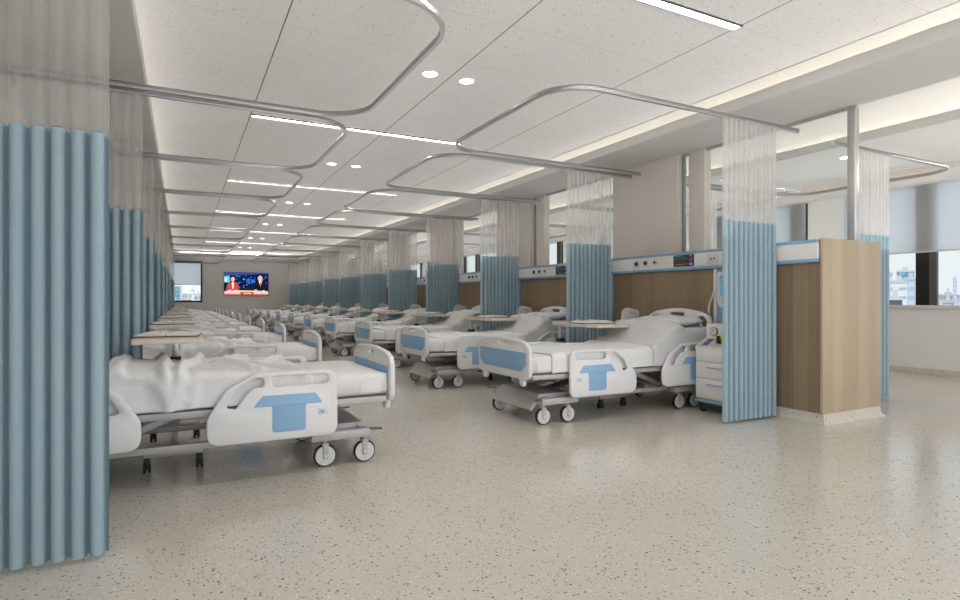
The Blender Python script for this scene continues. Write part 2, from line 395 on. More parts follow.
# coved terrazzo plinth
pp = [(0.0, 0.09), (-0.004, 0.045), (-0.012, 0.02), (-0.035, 0.0), (0.05, 0.0), (0.05, 0.09)]
mb = MB()
mb.prism(pp, lambda p: Vector((PX0+p[0], PY+p[0], p[1])), lambda p: Vector((PX0+p[0], YB, p[1])))
mb.prism(pp, lambda p: Vector((PX0+p[0], PY+p[0], p[1])), lambda p: Vector((PX1-p[0], PY+p[0], p[1])))
mb.prism(pp, lambda p: Vector((PX1-p[0], PY+p[0], p[1])), lambda p: Vector((PX1-p[0], YB, p[1])))
struct(mb, 'baseboard_center', 'plinth')
struct(MB().box(PX0, PX1, PY+0.03, YB, 1.636, 1.641), 'trim_16', 'paint')
# glass line on top of the partition: steel post at the end, panes, beige panels and pilasters
struct(MB().box(XG-0.035, XG+0.035, PY, PY+0.07, 1.641, ZS-0.035, 0.004), 'trim_17', 'steel')
struct(MB().box(XG-0.02, XG+0.02, PY, YB, ZS-0.035, ZS), 'trim_18', 'steel')
ti, yprev = 19, PY+0.07
for k in range(7):
    b = 3.38*k
    segs = [(4.80+b, 5.03+b), (5.17+b, 6.37+b)]
    for a, c in segs:
        if c > YB: continue
        struct(MB().box(XG-0.10 if c-a > 0.5 else XG-0.06, XG+0.06, a, c, 1.641, ZS, 0.006), f'trim_{ti}', 'panel'); ti += 1
        w = struct(MB().box(XG-0.006, XG+0.006, yprev+0.002, a-0.002, 1.642, ZS-0.036), f'window_{wn}', 'glass'); wn += 1
        yprev = c
    struct(MB().box(XG-0.02, XG+0.02, 5.152+b, 5.168+b, 1.641, ZS-0.036), f'trim_{ti}', 'midgrey'); ti += 1

# ------------------------------------------------------------------ ceiling fittings
nl = 0
for k in range(7):
    y = 2.86+3.77*k
    if y > 26: break
    x0, x1 = 0.653, (3.16 if k == 1 else 3.613)
    lab = ('long white ceiling light strip nearest the camera, cut by the top edge' if k == 0 else f'white linear ceiling light strip, {ORD[k]} counting away from the camera')
    t = thing('linear_light', lab, 'ceiling light', ((x0+x1)/2, y, ZC-0.002), group='linear lights across the aisle ceiling'); h = (x1-x0)/2
    MB().box(-h, h, -0.040, -0.031, -0.016, 0.0).box(-h, h, 0.031, 0.040, -0.016, 0.0).box(-h, -h+0.009, -0.031, 0.031, -0.016, 0).box(h-0.009, h, -0.031, 0.031, -0.016, 0).build('housing', 'frame2', t)
    MB().box(-h+0.011, h-0.011, -0.030, 0.030, -0.004, -0.001).build('diffuser', 'led', t)
proto = None
for k in range(6):
    for s, x in enumerate((1.94, 2.30)):
        y = 4.70+3.77*k
        lab = f'round recessed downlight, {"left" if s == 0 else "right"} one of the {"nearest" if k == 0 else ORD[k]} pair down the aisle'
        if proto is None:
            t = proto = thing('downlight', lab, 'downlight', (x, y, ZC), group='paired downlights over the aisle')
            mb = MB()
            prof = [(0.078, 0.0), (0.078, -0.006), (0.066, -0.010), (0.062, -0.004), (0.062, 0.0)]
            mb.sweep([(0.0, 0.0, 0.0)]*0 or [(0, 0, 0)], prof, cap=False) if False else None
            rings = [[mb.bm.verts.new((r*math.cos(a*2*PI/32), r*math.sin(a*2*PI/32), z)) for a in range(32)] for r, z in prof]
            for i in range(4):
                for a in range(32): mb.bm.faces.new((rings[i][a], rings[i][(a+1) % 32], rings[i+1][(a+1) % 32], rings[i+1][a]))
            mb.build('rim', 'plastic', t)
            MB().cyl((0, 0, -0.003), (0, 0, -0.0005), 0.062, seg=32).build('lens', 'lens', t)
            freeze(t)
        else:
            t = copy_tree(proto); t.location = (x, y, ZC); t['label'] = lab
for k, (x, y) in enumerate([(7.42, 4.3), (7.42, 8.0), (7.42, 11.7)]):
    t = copy_tree(proto); t.location = (x, y, ZS); t['group'] = 'downlights beyond the glass partition'
    t['label'] = f'round downlight beyond the glass partition, {["nearest", "second", "third"][k]} from the camera'
# ------------------------------------------------------------------ curtain rails (U loops) and curtains
RZ = 2.74
prof = [(-0.014, -0.02), (0.014, -0.02), (0.017, -0.012), (0.017, 0.012), (0.011, 0.02), (-0.011, 0.02), (-0.017, 0.012), (-0.017, -0.012)]
def rail_loop(xw, xa, ylen, label, loc, group, r=0.36):
    """U loop: wall end at xw, aisle side at xa (relative), legs at 0 and ylen"""
    t = thing('curtain_rail', label, 'curtain rail', loc, group=group); sg = 1 if xa > xw else -1
    path = [(xw, 0, 0)]
    for k in range(13):
        a = PI/2*k/12; path.append((xa-sg*r+sg*r*math.sin(a), r-r*math.cos(a), 0))
    for k in range(13):
        a = PI/2*k/12; path.append((xa-sg*r+sg*r*math.cos(a), ylen-r+r*math.sin(a), 0))
    path.append((xw, ylen, 0))
    MB().sweep(path, prof).build('track', 'rail', t, ang=45)
    for yy in (0, ylen):
        MB().box(xw-0.006, xw+0.006, yy-0.022, yy+0.022, -0.024, 0.024, 0.002).build('end_cap', 'plastic', t)
    freeze(t); return t
YLEN = 2.15
protoR = None; protoL = None; protoW = None
def side(k): return 'nearest' if k == 0 else (ORD[k] if k < NB-1 else 'farthest')
for k in range(NB):
    yl, yr = LCUR+PITCH*k, RCUR+PITCH*k
    if yr+YLEN > YB: yl_ = 2.0
    labL = f'U-shaped metal ceiling rail over the {side(k)} bed of the left row'
    labR = f'U-shaped metal ceiling rail over the {side(k)} bed of the right row'
    if protoL is None: protoL = rail_loop(-1.296, 1.43, YLEN+0.04, labL, (0, yl, RZ), 'curtain rails over the left row', 0.42)
    else: o = copy_tree(protoL); o.location = (0, yl, RZ); o['label'] = labL
    if k < NB:
        if protoR is None: protoR = rail_loop(5.31, 2.53, YLEN, labR, (0, yr, RZ), 'curtain rails over the right row')
        elif yr+YLEN < YB: o = copy_tree(protoR); o.location = (0, yr, RZ); o['label'] = labR
    if k < 5:
        labW = f'U-shaped metal ceiling rail beyond the glass partition, {side(k)} one'
        y = 3.62+PITCH*k
        if protoW is None: protoW = rail_loop(6.00, 8.62, YLEN, labW, (0, y, RZ), 'curtain rails beyond the glass partition')
        else: o = copy_tree(protoW); o.location = (0, y, RZ); o['label'] = labW
for o in [x for x in bpy.data.objects if x.parent == protoW and x.name.startswith('hanger')]: pass

ZB = 1.81   # where the sheer top meets the blue cloth
def curtain_mesh(width, z0, z1, nz, seed, flare=0.0):
    """fluted cloth hanging in even tubes, width along x from 0"""
    rnd = random.Random(seed); p = 0.066; n = max(3, round(width/p)); p = width/n; mb = MB()
    js = [rnd.uniform(-0.1, 0.1) for _ in range(n+1)]; ds = [rnd.uniform(0.85, 1.12) for _ in range(n+1)]
    cols = []
    for i in range(n):
        for q in range(12):
            s = q/12
            if s < 0.66:
                a = PI*s/0.66; x = (0.33-0.36*math.cos(a)); y = -math.sin(a)**0.8*0.036*ds[i]
            else:
                a = PI*(s-0.66)/0.34; x = 0.66+0.17-0.14*math.cos(a); y = 0.030*math.sin(a)
            cols.append(((i+x+0.03+js[i]*0.2)*p, y))
    cols.append((width, 0.0))
    V = []
    for j in range(nz+1):
        z = z0+(z1-z0)*j/nz; f = 1.0
        row = []
        for i, (x, y) in enumerate(cols):
            dz = -0.004*y/0.034 if j == 0 else 0
            row.append(mb.bm.verts.new((x, y*f, z+dz)))
        V.append(row)
    for j in range(nz):
        for i in range(len(cols)-1): mb.bm.faces.new((V[j][i], V[j][i+1], V[j+1][i+1], V[j+1][i]))
    return mb
def make_curtain(label, width, loc, group, seed):
    t = thing('privacy_curtain', label, 'curtain', loc, group=group)
    a = curtain_mesh(width, 0.015, ZB, 8, seed).build('cloth_panel', 'curtain', t, ang=80, recalc=False)
    b = curtain_mesh(width, ZB, RZ-0.021, 4, seed).build('sheer_top', 'sheer', t, ang=80, recalc=False)
    MB().box(0.0, width, -0.004, 0.004, ZB-0.006, ZB+0.006).build('hem_band', 'sheer', t) if False else None
    freeze(t); return t
pl = pr = pw = None
for k in range(NB):
    y = LCUR+PITCH*k
    lab = 'large blue privacy curtain with sheer top in the left foreground' if k == 0 else f'blue privacy curtain with sheer top, {side(k)} from the camera in the left row'
    if pl is None: pl = make_curtain(lab, 0.95, (-1.23, y, 0), 'privacy curtains of the left row', 3)
    else: o = copy_tree(pl); o.location = (-1.23, y, 0); o['label'] = lab
    y = RCUR+PITCH*k
    lab = 'blue privacy curtain with sheer top beside the drawer trolley and wooden end panel' if k == 0 else f'blue privacy curtain with sheer top, {side(k)} from the camera in the right row'
    if pr is None: pr = make_curtain(lab, 0.718, (4.25, y, 0), 'privacy curtains of the right row', 5)
    else: o = copy_tree(pr); o.location = (4.25, y, 0); o['label'] = lab
    if k < 4:
        lab = ['blue privacy curtain with sheer top behind the wooden end panel, facing the windows', 'sheer-topped curtain seen through the glass just behind the nearest right-row curtain', 'sheer-topped curtain beyond the glass, third back from the windows corner', 'sheer-topped curtain beyond the glass, fourth back from the windows corner'][k]
        if pw is None: pw = make_curtain(lab, 0.60, (6.44, 3.62, 0), 'privacy curtains beyond the glass partition', 8)
        else: o = copy_tree(pw); o.location = (6.44, 3.62+PITCH*k, 0); o['label'] = lab

# ------------------------------------------------------------------ hospital bed
RAISE = [0.190]     # how far the back section of the bed is cranked up
def m_top(u):
    """mattress top height along the bed (u from the foot)"""
    return 0.612 + RAISE[0]*smooth(u, 1.30, 1.86)
def caster(parent, x, y, top=0.175):
    c = MB().box(x-0.016, x+0.016, y-0.030, y-0.024, 0.055, top-0.02, 0.002).box(x-0.016, x+0.016, y+0.024, y+0.030, 0.055, top-0.02, 0.002).box(x-0.022, x+0.022, y-0.032, y+0.032, top-0.035, top-0.018, 0.004).cyl((x, y, top-0.02), (x, y, top), 0.014).build('caster', 'metal', parent)
    w = MB(); w.cyl((x, y-0.021, 0.075), (x, y-0.016, 0.075), 0.064, seg=28).cyl((x, y+0.016, 0.075), (x, y+0.021, 0.075), 0.064, seg=28).cyl((x, y-0.016, 0.075), (x, y+0.016, 0.075), 0.060, seg=28).cyl((x, y-0.034, 0.075), (x, y+0.034, 0.075), 0.011, seg=12)
    w.build('wheel', 'wheel', c)
    mb = MB(); prof = [(0.0605, -0.017), (0.072, -0.015), (0.075, -0.006), (0.075, 0.006), (0.072, 0.015), (0.0605, 0.017)]
    rings = [[mb.bm.verts.new((x+r*math.cos(a*2*PI/28), y+d, 0.075+r*math.sin(a*2*PI/28))) for a in range(28)] for r, d in prof]
    for i in range(6):
        for a in range(28): mb.bm.faces.new((rings[i][a], rings[i][(a+1) % 28], rings[(i+1) % 6][(a+1) % 28], rings[(i+1) % 6][a]))
    mb.build('tyre', 'black', c)
    return c

def side_rail(bed, v, u0, flip, zoff=0.0):
    """moulded side rail; square end at u0, slanted end towards the middle of the bed"""
    sg = -1 if flip else 1
    fn = lambda a, b, c: (u0+sg*a, v+c, b+zoff)
    out = fillet([(0.0, 0.235), (0.0, 0.655), (0.50, 0.655), (0.66, 0.565), (0.765, 0.40), (0.765, 0.235)], [0.07, 0.075, 0.12, 0.12, 0.12, 0.12], 6)
    h1 = fillet([(0.060, 0.566), (0.060, 0.628), (0.405, 0.628), (0.405, 0.566)], 0.028, 4)
    h2 = fillet([(0.450, 0.566), (0.450, 0.624), (0.505, 0.624), (0.608, 0.552), (0.665, 0.455), (0.610, 0.440), (0.552, 0.525), (0.51, 0.566)], [0.026, 0.03, 0.04, 0.06, 0.028, 0.028, 0.06, 0.02], 4)
    r = plate('side_rail', out, [h1, h2], 0.034, 0.010, fn, 'plastic', bed)
    tee = fillet([(0.200, 0.285), (0.200, 0.448), (0.095, 0.448), (0.140, 0.515), (0.455, 0.515), (0.510, 0.448), (0.400, 0.448), (0.400, 0.285)], [0.02, 0.012, 0.006, 0.02, 0.02, 0.006, 0.012, 0.02], 3)
    tag(plate('inlay', tee, [], 0.040, 0.002, fn, 'blue', r), label='pale blue moulded inlay')
    d = plate('badge', fillet([(0.062, 0.37), (0.062, 0.415), (0.125, 0.415), (0.125, 0.37)], 0.004, 2), [], 0.037, 0.001, fn, 'ivory', r)
    plate('badge_light', fillet([(0.085, 0.382), (0.085, 0.400), (0.108, 0.400), (0.108, 0.382)], 0.002, 2), [], 0.040, 0.0008, fn, 'blue', d)
    return r

def make_bed():
    bed = thing('hospital_bed', '', 'hospital bed')
    W = 0.475
    # foot board
    fn = lambda a, b, c: (0.025+c, a, b)
    out = [(-W, 0.45), (-W, 0.655), (-W+0.03, 0.71), (-W+0.12, 0.742)] + [(-W+0.12+(2*W-0.24)*k/12, 0.742+0.022*math.sin(PI*k/12)) for k in range(1, 12)] + [(W-0.12, 0.742), (W-0.03, 0.71), (W, 0.655), (W, 0.45), (W-0.03, 0.415), (W-0.09, 0.405), (W-0.10, 0.345), (W-0.16, 0.345), (W-0.175, 0.405), (-W+0.175, 0.405), (-W+0.16, 0.345), (-W+0.10, 0.345), (-W+0.09, 0.405), (-W+0.03, 0.415)]
    out = fillet(out, 0.02, 3)
    holes = [fillet([(-0.08, 0.700), (-0.08, 0.727), (0.08, 0.727), (0.08, 0.700)], 0.012, 3)]
    for s in (-1, 1): holes.append(fillet([(s*(W-0.085), 0.655), (s*(W-0.085), 0.705), (s*(W-0.11), 0.712), (s*(W-0.115), 0.655)], 0.010, 3))
    fb = plate('footboard', out, holes, 0.04, 0.012, fn, 'plastic', bed)
    pan = fillet([(-W+0.045, 0.535), (-W+0.045, 0.645), (W-0.045, 0.645), (W-0.045, 0.535), (W-0.13, 0.475), (-W+0.13, 0.475)], 0.02, 4)
    tag(plate('inlay', pan, [], 0.046, 0.002, fn, 'blue', fb), label='pale blue inset panel on the footboard')
    # head board
    H = 0.455
    fn = lambda a, b, c: (2.25+c, a, b)
    out = [(-H, 0.50), (-H, 0.86), (-H+0.04, 0.94), (-H+0.13, 0.975)] + [(-H+0.13+(2*H-0.26)*k/12, 0.975+0.035*math.sin(PI*k/12)) for k in range(1, 12)] + [(H-0.13, 0.975), (H-0.04, 0.94), (H, 0.86), (H, 0.50)]
    holes = [fillet([(-0.10, 0.925), (-0.10, 0.965), (0.10, 0.965), (0.10, 0.925)], 0.016, 3)]
    for s in (-1, 1): holes.append(fillet([(s*(H-0.06), 0.82), (s*(H-0.055), 0.885), (s*(H-0.10), 0.93), (s*(H-0.165), 0.925), (s*(H-0.15), 0.87), (s*(H-0.125), 0.82)], 0.018, 3))
    plate('headboard', fillet(out, 0.03, 3), holes, 0.04, 0.012, fn, 'plastic', bed)
    # mattress: swept block that follows the raised back section
    mb = MB(); n = 40; rows = []
    for i in range(n+1):
        u = 0.052+(2.215-0.052)*i/n; zt = m_top(u); zb = zt-0.155-0.01*smooth(u, 1.3, 2)
        e = 0.02*(1-min(1, min(i, n-i)/1.5)) if i < 2 or i > n-2 else 0
        hw = 0.452-e
        rows.append([mb.bm.verts.new((u, y, z)) for y, z in ((-hw, zb+0.03), (-hw+0.03, zb), (hw-0.03, zb), (hw, zb+0.03), (hw, zt-0.045), (hw-0.012, zt-0.014), (hw-0.045, zt-e), (-hw+0.045, zt-e), (-hw+0.012, zt-0.014), (-hw, zt-0.045))])
    for i in range(n):
        for j in range(10): mb.bm.faces.new((rows[i][j], rows[i][(j+1) % 10], rows[i+1][(j+1) % 10], rows[i+1][j]))
    mb.bm.faces.new(rows[0]); mb.bm.faces.new(rows[-1][::-1])
    mt = mb.build('mattress', 'sheet', bed, ang=60)
    for s in (-1, 1):
        MB().box(0.10, 0.245, s*0.4535-0.002, s*0.4535+0.002, 0.478, 0.556, 0.001).build('corner_pocket', 'linen', mt)
    # mattress platform
    mb = MB()
    for s in (-1, 1): mb.box(0.06, 2.22, s*0.43-0.02, s*0.43+0.02, 0.405, 0.446, 0.006)
    for u in (0.08, 0.75, 1.38, 2.18): mb.box(u-0.02, u+0.02, -0.42, 0.42, 0.408, 0.44, 0.004)
    mb.box(0.10, 1.38, -0.40, 0.40, 0.436, 0.446)
    mb.build('platform', 'metal', bed)
    MB().beam((1.36, 0, 0.436), (2.0, 0, 0.44+RAISE[0]*0.85), 0.80, 0.012).build('back_panel', 'metal', bed)
    # chassis rails and end covers
    mb = MB()
    for s in (-1, 1): mb.box(0.40, 1.92, s*0.30-0.02, s*0.30+0.02, 0.185, 0.225, 0.005)
    mb.build('chassis', 'metal', bed)
    for u0, u1, sg, nm in ((0.17, 0.56, 1, 'base_cover'), (1.76, 2.12, -1, 'base_cover')):
        mb = MB()
        uo, ui = (u0, u1) if sg > 0 else (u1, u0)
        poly = [(uo-sg*0.07, 0.125), (uo-sg*0.07, 0.135), (uo+sg*0.03, 0.262), (ui-sg*0.05, 0.262), (ui, 0.225), (ui, 0.205), (uo+sg*0.06, 0.240), (uo-sg*0.05, 0.125)]
        mb.prism(poly, lambda p: Vector((p[0], -0.34, p[1])), lambda p: Vector((p[0], 0.34, p[1])))
        for s in (-1, 1): mb.box(min(uo, ui), max(uo, ui), s*0.39-0.045, s*0.39+0.045, 0.175, 0.232, 0.008)
        mb.build(nm, 'metal', bed)
    for s in (-1, 1): MB().beam((0.20, s*0.40, 0.225), (0.09, s*0.44, 0.225), 0.022, 0.012).build('brake_pedal', 'darkmetal', bed)
    for s in (-1, 1):
        MB().beam((0.50, s*0.24, 0.235), (0.98, s*0.24, 0.415), 0.03, 0.035, bev=0.004).build('lift_arm', 'metal', bed)
        MB().beam((1.74, s*0.24, 0.235), (1.28, s*0.24, 0.415), 0.03, 0.035, bev=0.004).build('lift_arm', 'metal', bed)
    MB().cyl((0.62, 0, 0.26), (1.05, 0, 0.38), 0.026).cyl((0.52, 0, 0.235), (0.70, 0, 0.282), 0.036).cyl((0.50, -0.28, 0.235), (0.50, 0.28, 0.235), 0.012).build('actuator', 'darkmetal', bed)
    for s in (-1, 1):
        for u in (0.20, 0.465, 1.84, 2.05): caster(bed, u, s*0.39)
    # side rails
    for s in (-1, 1):
        side_rail(bed, s*0.50, 0.41, False)
        side_rail(bed, s*0.50, 2.27, True, 0.02)
        MB().box(0.60, 0.64, min(s*0.44, s*0.485), max(s*0.44, s*0.485), 0.40, 0.435, 0.004).box(0.84, 0.88, min(s*0.44, s*0.485), max(s*0.44, s*0.485), 0.40, 0.435, 0.004).box(1.70, 1.74, min(s*0.44, s*0.485), max(s*0.44, s*0.485), 0.40, 0.435, 0.004).build('rail_bracket', 'metal', bed)
    # tilted handset panel on an arm at the far side near the head
    fn = lambda a, b, c: (2.02+a*1.1+0.30*(b-0.86), 0.520+c+0.10*(b-0.9), b-0.20*a)
    cp = plate('control_panel', fillet([(-0.11, 0.74), (-0.125, 0.955), (-0.07, 1.0), (0.10, 1.0), (0.12, 0.76)], 0.04, 4), [], 0.03, 0.008, fn, 'grey', bed)
    plate('button', fillet([(-0.04, 0.93), (-0.02, 0.955), (0.02, 0.955), (0.04, 0.93), (0.02, 0.94), (-0.02, 0.94)], 0.004, 2), [], 0.036, 0.001, fn, 'midgrey', cp)
    plate('button', fillet([(-0.02, 0.865), (0.02, 0.905), (0.035, 0.89), (0.0, 0.85)], 0.006, 2), [], 0.036, 0.001, fn, 'midgrey', cp)
    MB().beam((1.95, 0.520, 0.67), (1.985, 0.512, 0.80), 0.03, 0.02).build('panel_arm', 'grey', bed)
    freeze(bed); return bed

# ------------------------------------------------------------------ bedding
def drape(u, s, S, hw, r, zt, zlow, clear):
    """point and outward normal of a cloth laid across the mattress; s is the arc position, zlow the hem height"""
    L_ = (S-2*(hw-r)-r*PI)/2; arc = r*PI/2; top = 2*(hw-r); drop = (zt+clear-r)-zlow
    if s < L_: return -hw, -r-drop*(1-s/L_), (-1, 0)
    if s < L_+arc: t_ = (s-L_)/r; return -hw+r-r*math.cos(t_), -r+r*math.sin(t_), (-math.cos(t_), math.sin(t_))
    if s < L_+arc+top: return -hw+r+(s-L_-arc), 0.0, (0, 1)
    if s < L_+2*arc+top: t_ = (s-L_-arc-top)/r; return hw-r+r*math.sin(t_), -r+r*math.cos(t_), (math.sin(t_), math.cos(t_))
    return hw, -r-drop*(s-L_-2*arc-top)/L_, (1, 0)
def ridge(x, w):
    """a cloth fold: steep on one side, soft on the other"""
    return math.exp(-(x/w)**2) if x < 0 else math.exp(-(x/(w*2.6))**2)
def blanket_mesh(u0, u1, lumpy, seed, zlow=0.460, clear=0.016):
    hw = 0.465; r = 0.05; S = 2*(hw-r)+r*PI+2*0.12; off = Vector((seed*13.7, seed*3.1, 0))
    nu, nv = 84, 104; mb = MB()
    def fn(a, b):
        u = u0+(u1-u0)*a; s = b*S; sc = s-S/2; zt = m_top(u)
        y, z, n = drape(u, s, S, hw, r, zt, zlow, clear)
        side_ = min(s, S-s); on = max(0.0, n[1])
        q = Vector((u*2.2, sc*2.0, 0))+off
        d = (0.5+0.5*noise.noise(q))*(0.026 if lumpy else 0.014)
        w1 = noise.noise(Vector((u*5.5+0.9*math.sin(sc*3), sc*1.5, 2.0))+off)
        d += max(0, 1-abs(w1)*7.0)*(0.012 if lumpy else 0.007)
        w2 = noise.noise(Vector((u*8+sc*4.5, sc*3.0-u*3, 5.0))+off)
        d += max(0, 1-abs(w2)*6.0)*(0.008 if lumpy else 0.005)
        if lumpy:
            # bunched up folds running down over the edge between the two side rails
            d = d*0.8+0.035*smooth(u, 0.75, 1.05)*on
            for uc, wd, hh, sl in ((1.40, 0.017, 0.055, 0.05), (1.24, 0.016, 0.048, -0.16), (1.62, 0.02, 0.030, 0.02), (1.05, 0.018, 0.042, -0.42), (0.86, 0.015, 0.034, -0.60)):
                c = uc+sl*(abs(sc) if uc < 1.1 else -sc)+0.025*noise.noise(Vector((s*4, uc*9, 0)))
                d += hh*ridge(u-c, wd)*(0.40+0.60*smooth(side_, 0.0, 0.22))
        else:
            d += 0.018*math.exp(-((u-(u1-0.07))/0.045)**2)
        free = smooth(u, 1.19, 1.25)*(1-smooth(u, 1.43, 1.49)) if lumpy else 0.0
        if n[1] < 0.5: d *= 0.22+0.75*free
        ed = smooth(min(a, 1-a), 0, 0.05); d = d*ed
        hem = 0.006*noise.noise(Vector((u*6, 0 if s < S/2 else 9, 3))+off) if side_ < 0.02 else 0
        d = min(d, 0.13 if n[1] > 0.5 else 0.011+0.034*free)
        ym = 0.478+0.04*free; yy = max(-ym, min(ym, y+n[0]*d))
        return Vector((u+0.008*noise.noise(q*3), yy, zt+clear*(0.72+0.28*ed)+z+n[1]*d+hem))
    mb.grid(nu, nv, fn)
    return mb
def add_solid(o, t=0.008):
    m = o.modifiers.new('thickness', 'SOLIDIFY'); m.thickness = t; m.offset = -0.8
    return o
def make_pillow(seed):
    mb = MB(); off = Vector((seed*5.1, 0, 0)); nu, nv = 34, 50
    for sgn in (1, -1):
        def fn(a, b):
            x = math.sin((2*a-1)*PI/2); y = math.sin((2*b-1)*PI/2)
            th = (max(0.0, 1-x**4)**0.5)*(max(0.0, 1-y**6)**0.5)
            px = x*0.165; py = y*0.35
            wr = 0.012*noise.noise(Vector((px*8, py*6, 1))+off)+0.012*max(0, 1-abs(noise.noise(Vector((px*5+py*4, py*6-px*3, 3))+off))*6)
            return Vector((px*(1+0.05*abs(y)**3), py*(1+0.04*abs(x)**3), sgn*(th*(0.048 if sgn > 0 else 0.046)+(wr*th if sgn > 0 else 0))))
        mb.grid(nu, nv, fn)
    bmesh.ops.remove_doubles(mb.bm, verts=mb.bm.verts[:], dist=1e-4)
    return mb
def cover_mesh(seed):
    """grey-white top sheet over the raised back section"""
    hw = 0.465; r = 0.055; S = 2*(hw-r)+r*PI+2*0.2; off = Vector((seed*7.7, 1, 0))
    mb = MB()
    def fn(a, b):
        u = 1.432+(2.165-1.432)*a; s = b*S; zt = m_top(u)
        y, z, n = drape(u, s, S, hw, r, zt, 0.455, 0.011)
        bul = max(0.0, 1-(y/0.47)**2)
        d = 0.095*math.sin(PI*min(1, max(0, (u-1.60)/0.31)))**1.2*(0.35+0.65*bul**0.6)
        d += 0.020*math.exp(-((u-1.47-0.1*y*y)/0.022)**2)
        w1 = noise.noise(Vector((u*5+s*2.5, s*4-u*3, 2))+off); d += max(0, 1-abs(w1)*6)*0.012
        d += 0.005+0.005*noise.noise(Vector((u*3, s*3, 0))+off)
        d *= smooth(a, 0, 0.04)*(1-0.9*smooth(u, 1.84, 1.89))
        if n[1] < 0.5: d = d*0.2
        return Vector((u, y+n[0]*d, zt+0.011+z+n[1]*d))
    mb.grid(48, 80, fn); return mb

# ------------------------------------------------------------------ over-bed table and book
def small_caster(parent, x, y):
    c = MB().box(x-0.019, x+0.019, y-0.022, y+0.022, 0.040, 0.088, 0.008).cyl((x, y, 0.085), (x, y, 0.10), 0.008).build('caster', 'black', parent)
    MB().cyl((x-0.022, y, 0.030), (x-0.006, y, 0.030), 0.030, seg=20).cyl((x+0.006, y, 0.030), (x+0.022, y, 0.030), 0.030, seg=20).cyl((x-0.02, y, 0.028), (x+0.02, y, 0.028), 0.008).build('wheel', 'black', c)
def make_table(dx):
    t = thing('overbed_table', '', 'overbed table')
    top = fillet([(-0.215, -0.79), (0.215, -0.79), (0.215, 0.07), (-0.215, 0.07)], 0.03, 4)
    plate('tabletop', top, [], 0.034, 0.006, lambda a, b, c: (a, b, 0.823+c), 'tabletop', t)
    MB().box(dx-0.022, dx+0.022, -0.022, 0.022, 0.62, 0.806, 0.004).box(dx-0.05, dx+0.05, -0.30, 0.04, 0.794, 0.806, 0.002).build('column', 'steel', t)
    MB().box(dx-0.036, dx+0.036, -0.036, 0.036, 0.11, 0.62, 0.006).build('column_sleeve', 'grey', t)
    MB().box(dx-0.040, dx+0.040, -0.040, 0.040, 0.615, 0.655, 0.005).build('collar', 'black', t)
    MB().box(dx-0.17, dx+0.17, -0.025, 0.025, 0.095, 0.135, 0.006).box(dx-0.17, dx+0.17, -0.925, -0.885, 0.095, 0.125, 0.006).box(dx-0.022, dx+0.022, -0.90, 0.0, 0.10, 0.13, 0.004).build('base', 'metal', t)
    for x in (-0.15, 0.15):
        for y in (0.0, -0.905): small_caster(t, dx+x, y)
    freeze(t); return t
def make_book():
    t = thing('open_book', '', 'book')
    MB().box(-0.208, 0.208, -0.165, 0.165, 0.0, 0.008, 0.002).build('cover', 'leather', t)
    for s in (-1, 1):
        mb = MB()
        def zt(x): return 0.008+0.040*math.sin(PI*min(1, max(0, x)))**0.6*(1-0.55*x)
        def fn(a, b): return Vector((s*(0.003+0.192*a), -0.140+0.28*b, zt(0.03+a*0.94)))
        mb.grid(14, 6, fn)
        mb.grid(14, 1, lambda a, b: Vector((s*(0.003+0.192*a), -0.140, 0.0062+b*(zt(0.03+a*0.94)-0.0062))))
        mb.grid(14, 1, lambda a, b: Vector((s*(0.003+0.192*a), 0.140, 0.0062+b*(zt(0.03+a*0.94)-0.0062))))
        mb.grid(1, 6, lambda a, b: Vector((s*0.195, -0.14+0.28*b, 0.0062+a*(zt(0.97)-0.0062))))
        bmesh.ops.remove_doubles(mb.bm, verts=mb.bm.verts[:], dist=1e-5)
        pg = mb.build('pages', 'paper', t, ang=60)
        mb = MB(); mb.grid(8, 1, lambda a, b: Vector((s*(0.05+0.09*a), -0.02+0.10*b, zt(0.03+(0.047+0.09*a)/0.192*0.94)+0.0008)))
        mb.build('printed_picture', 'ink', pg)
    freeze(t); return t

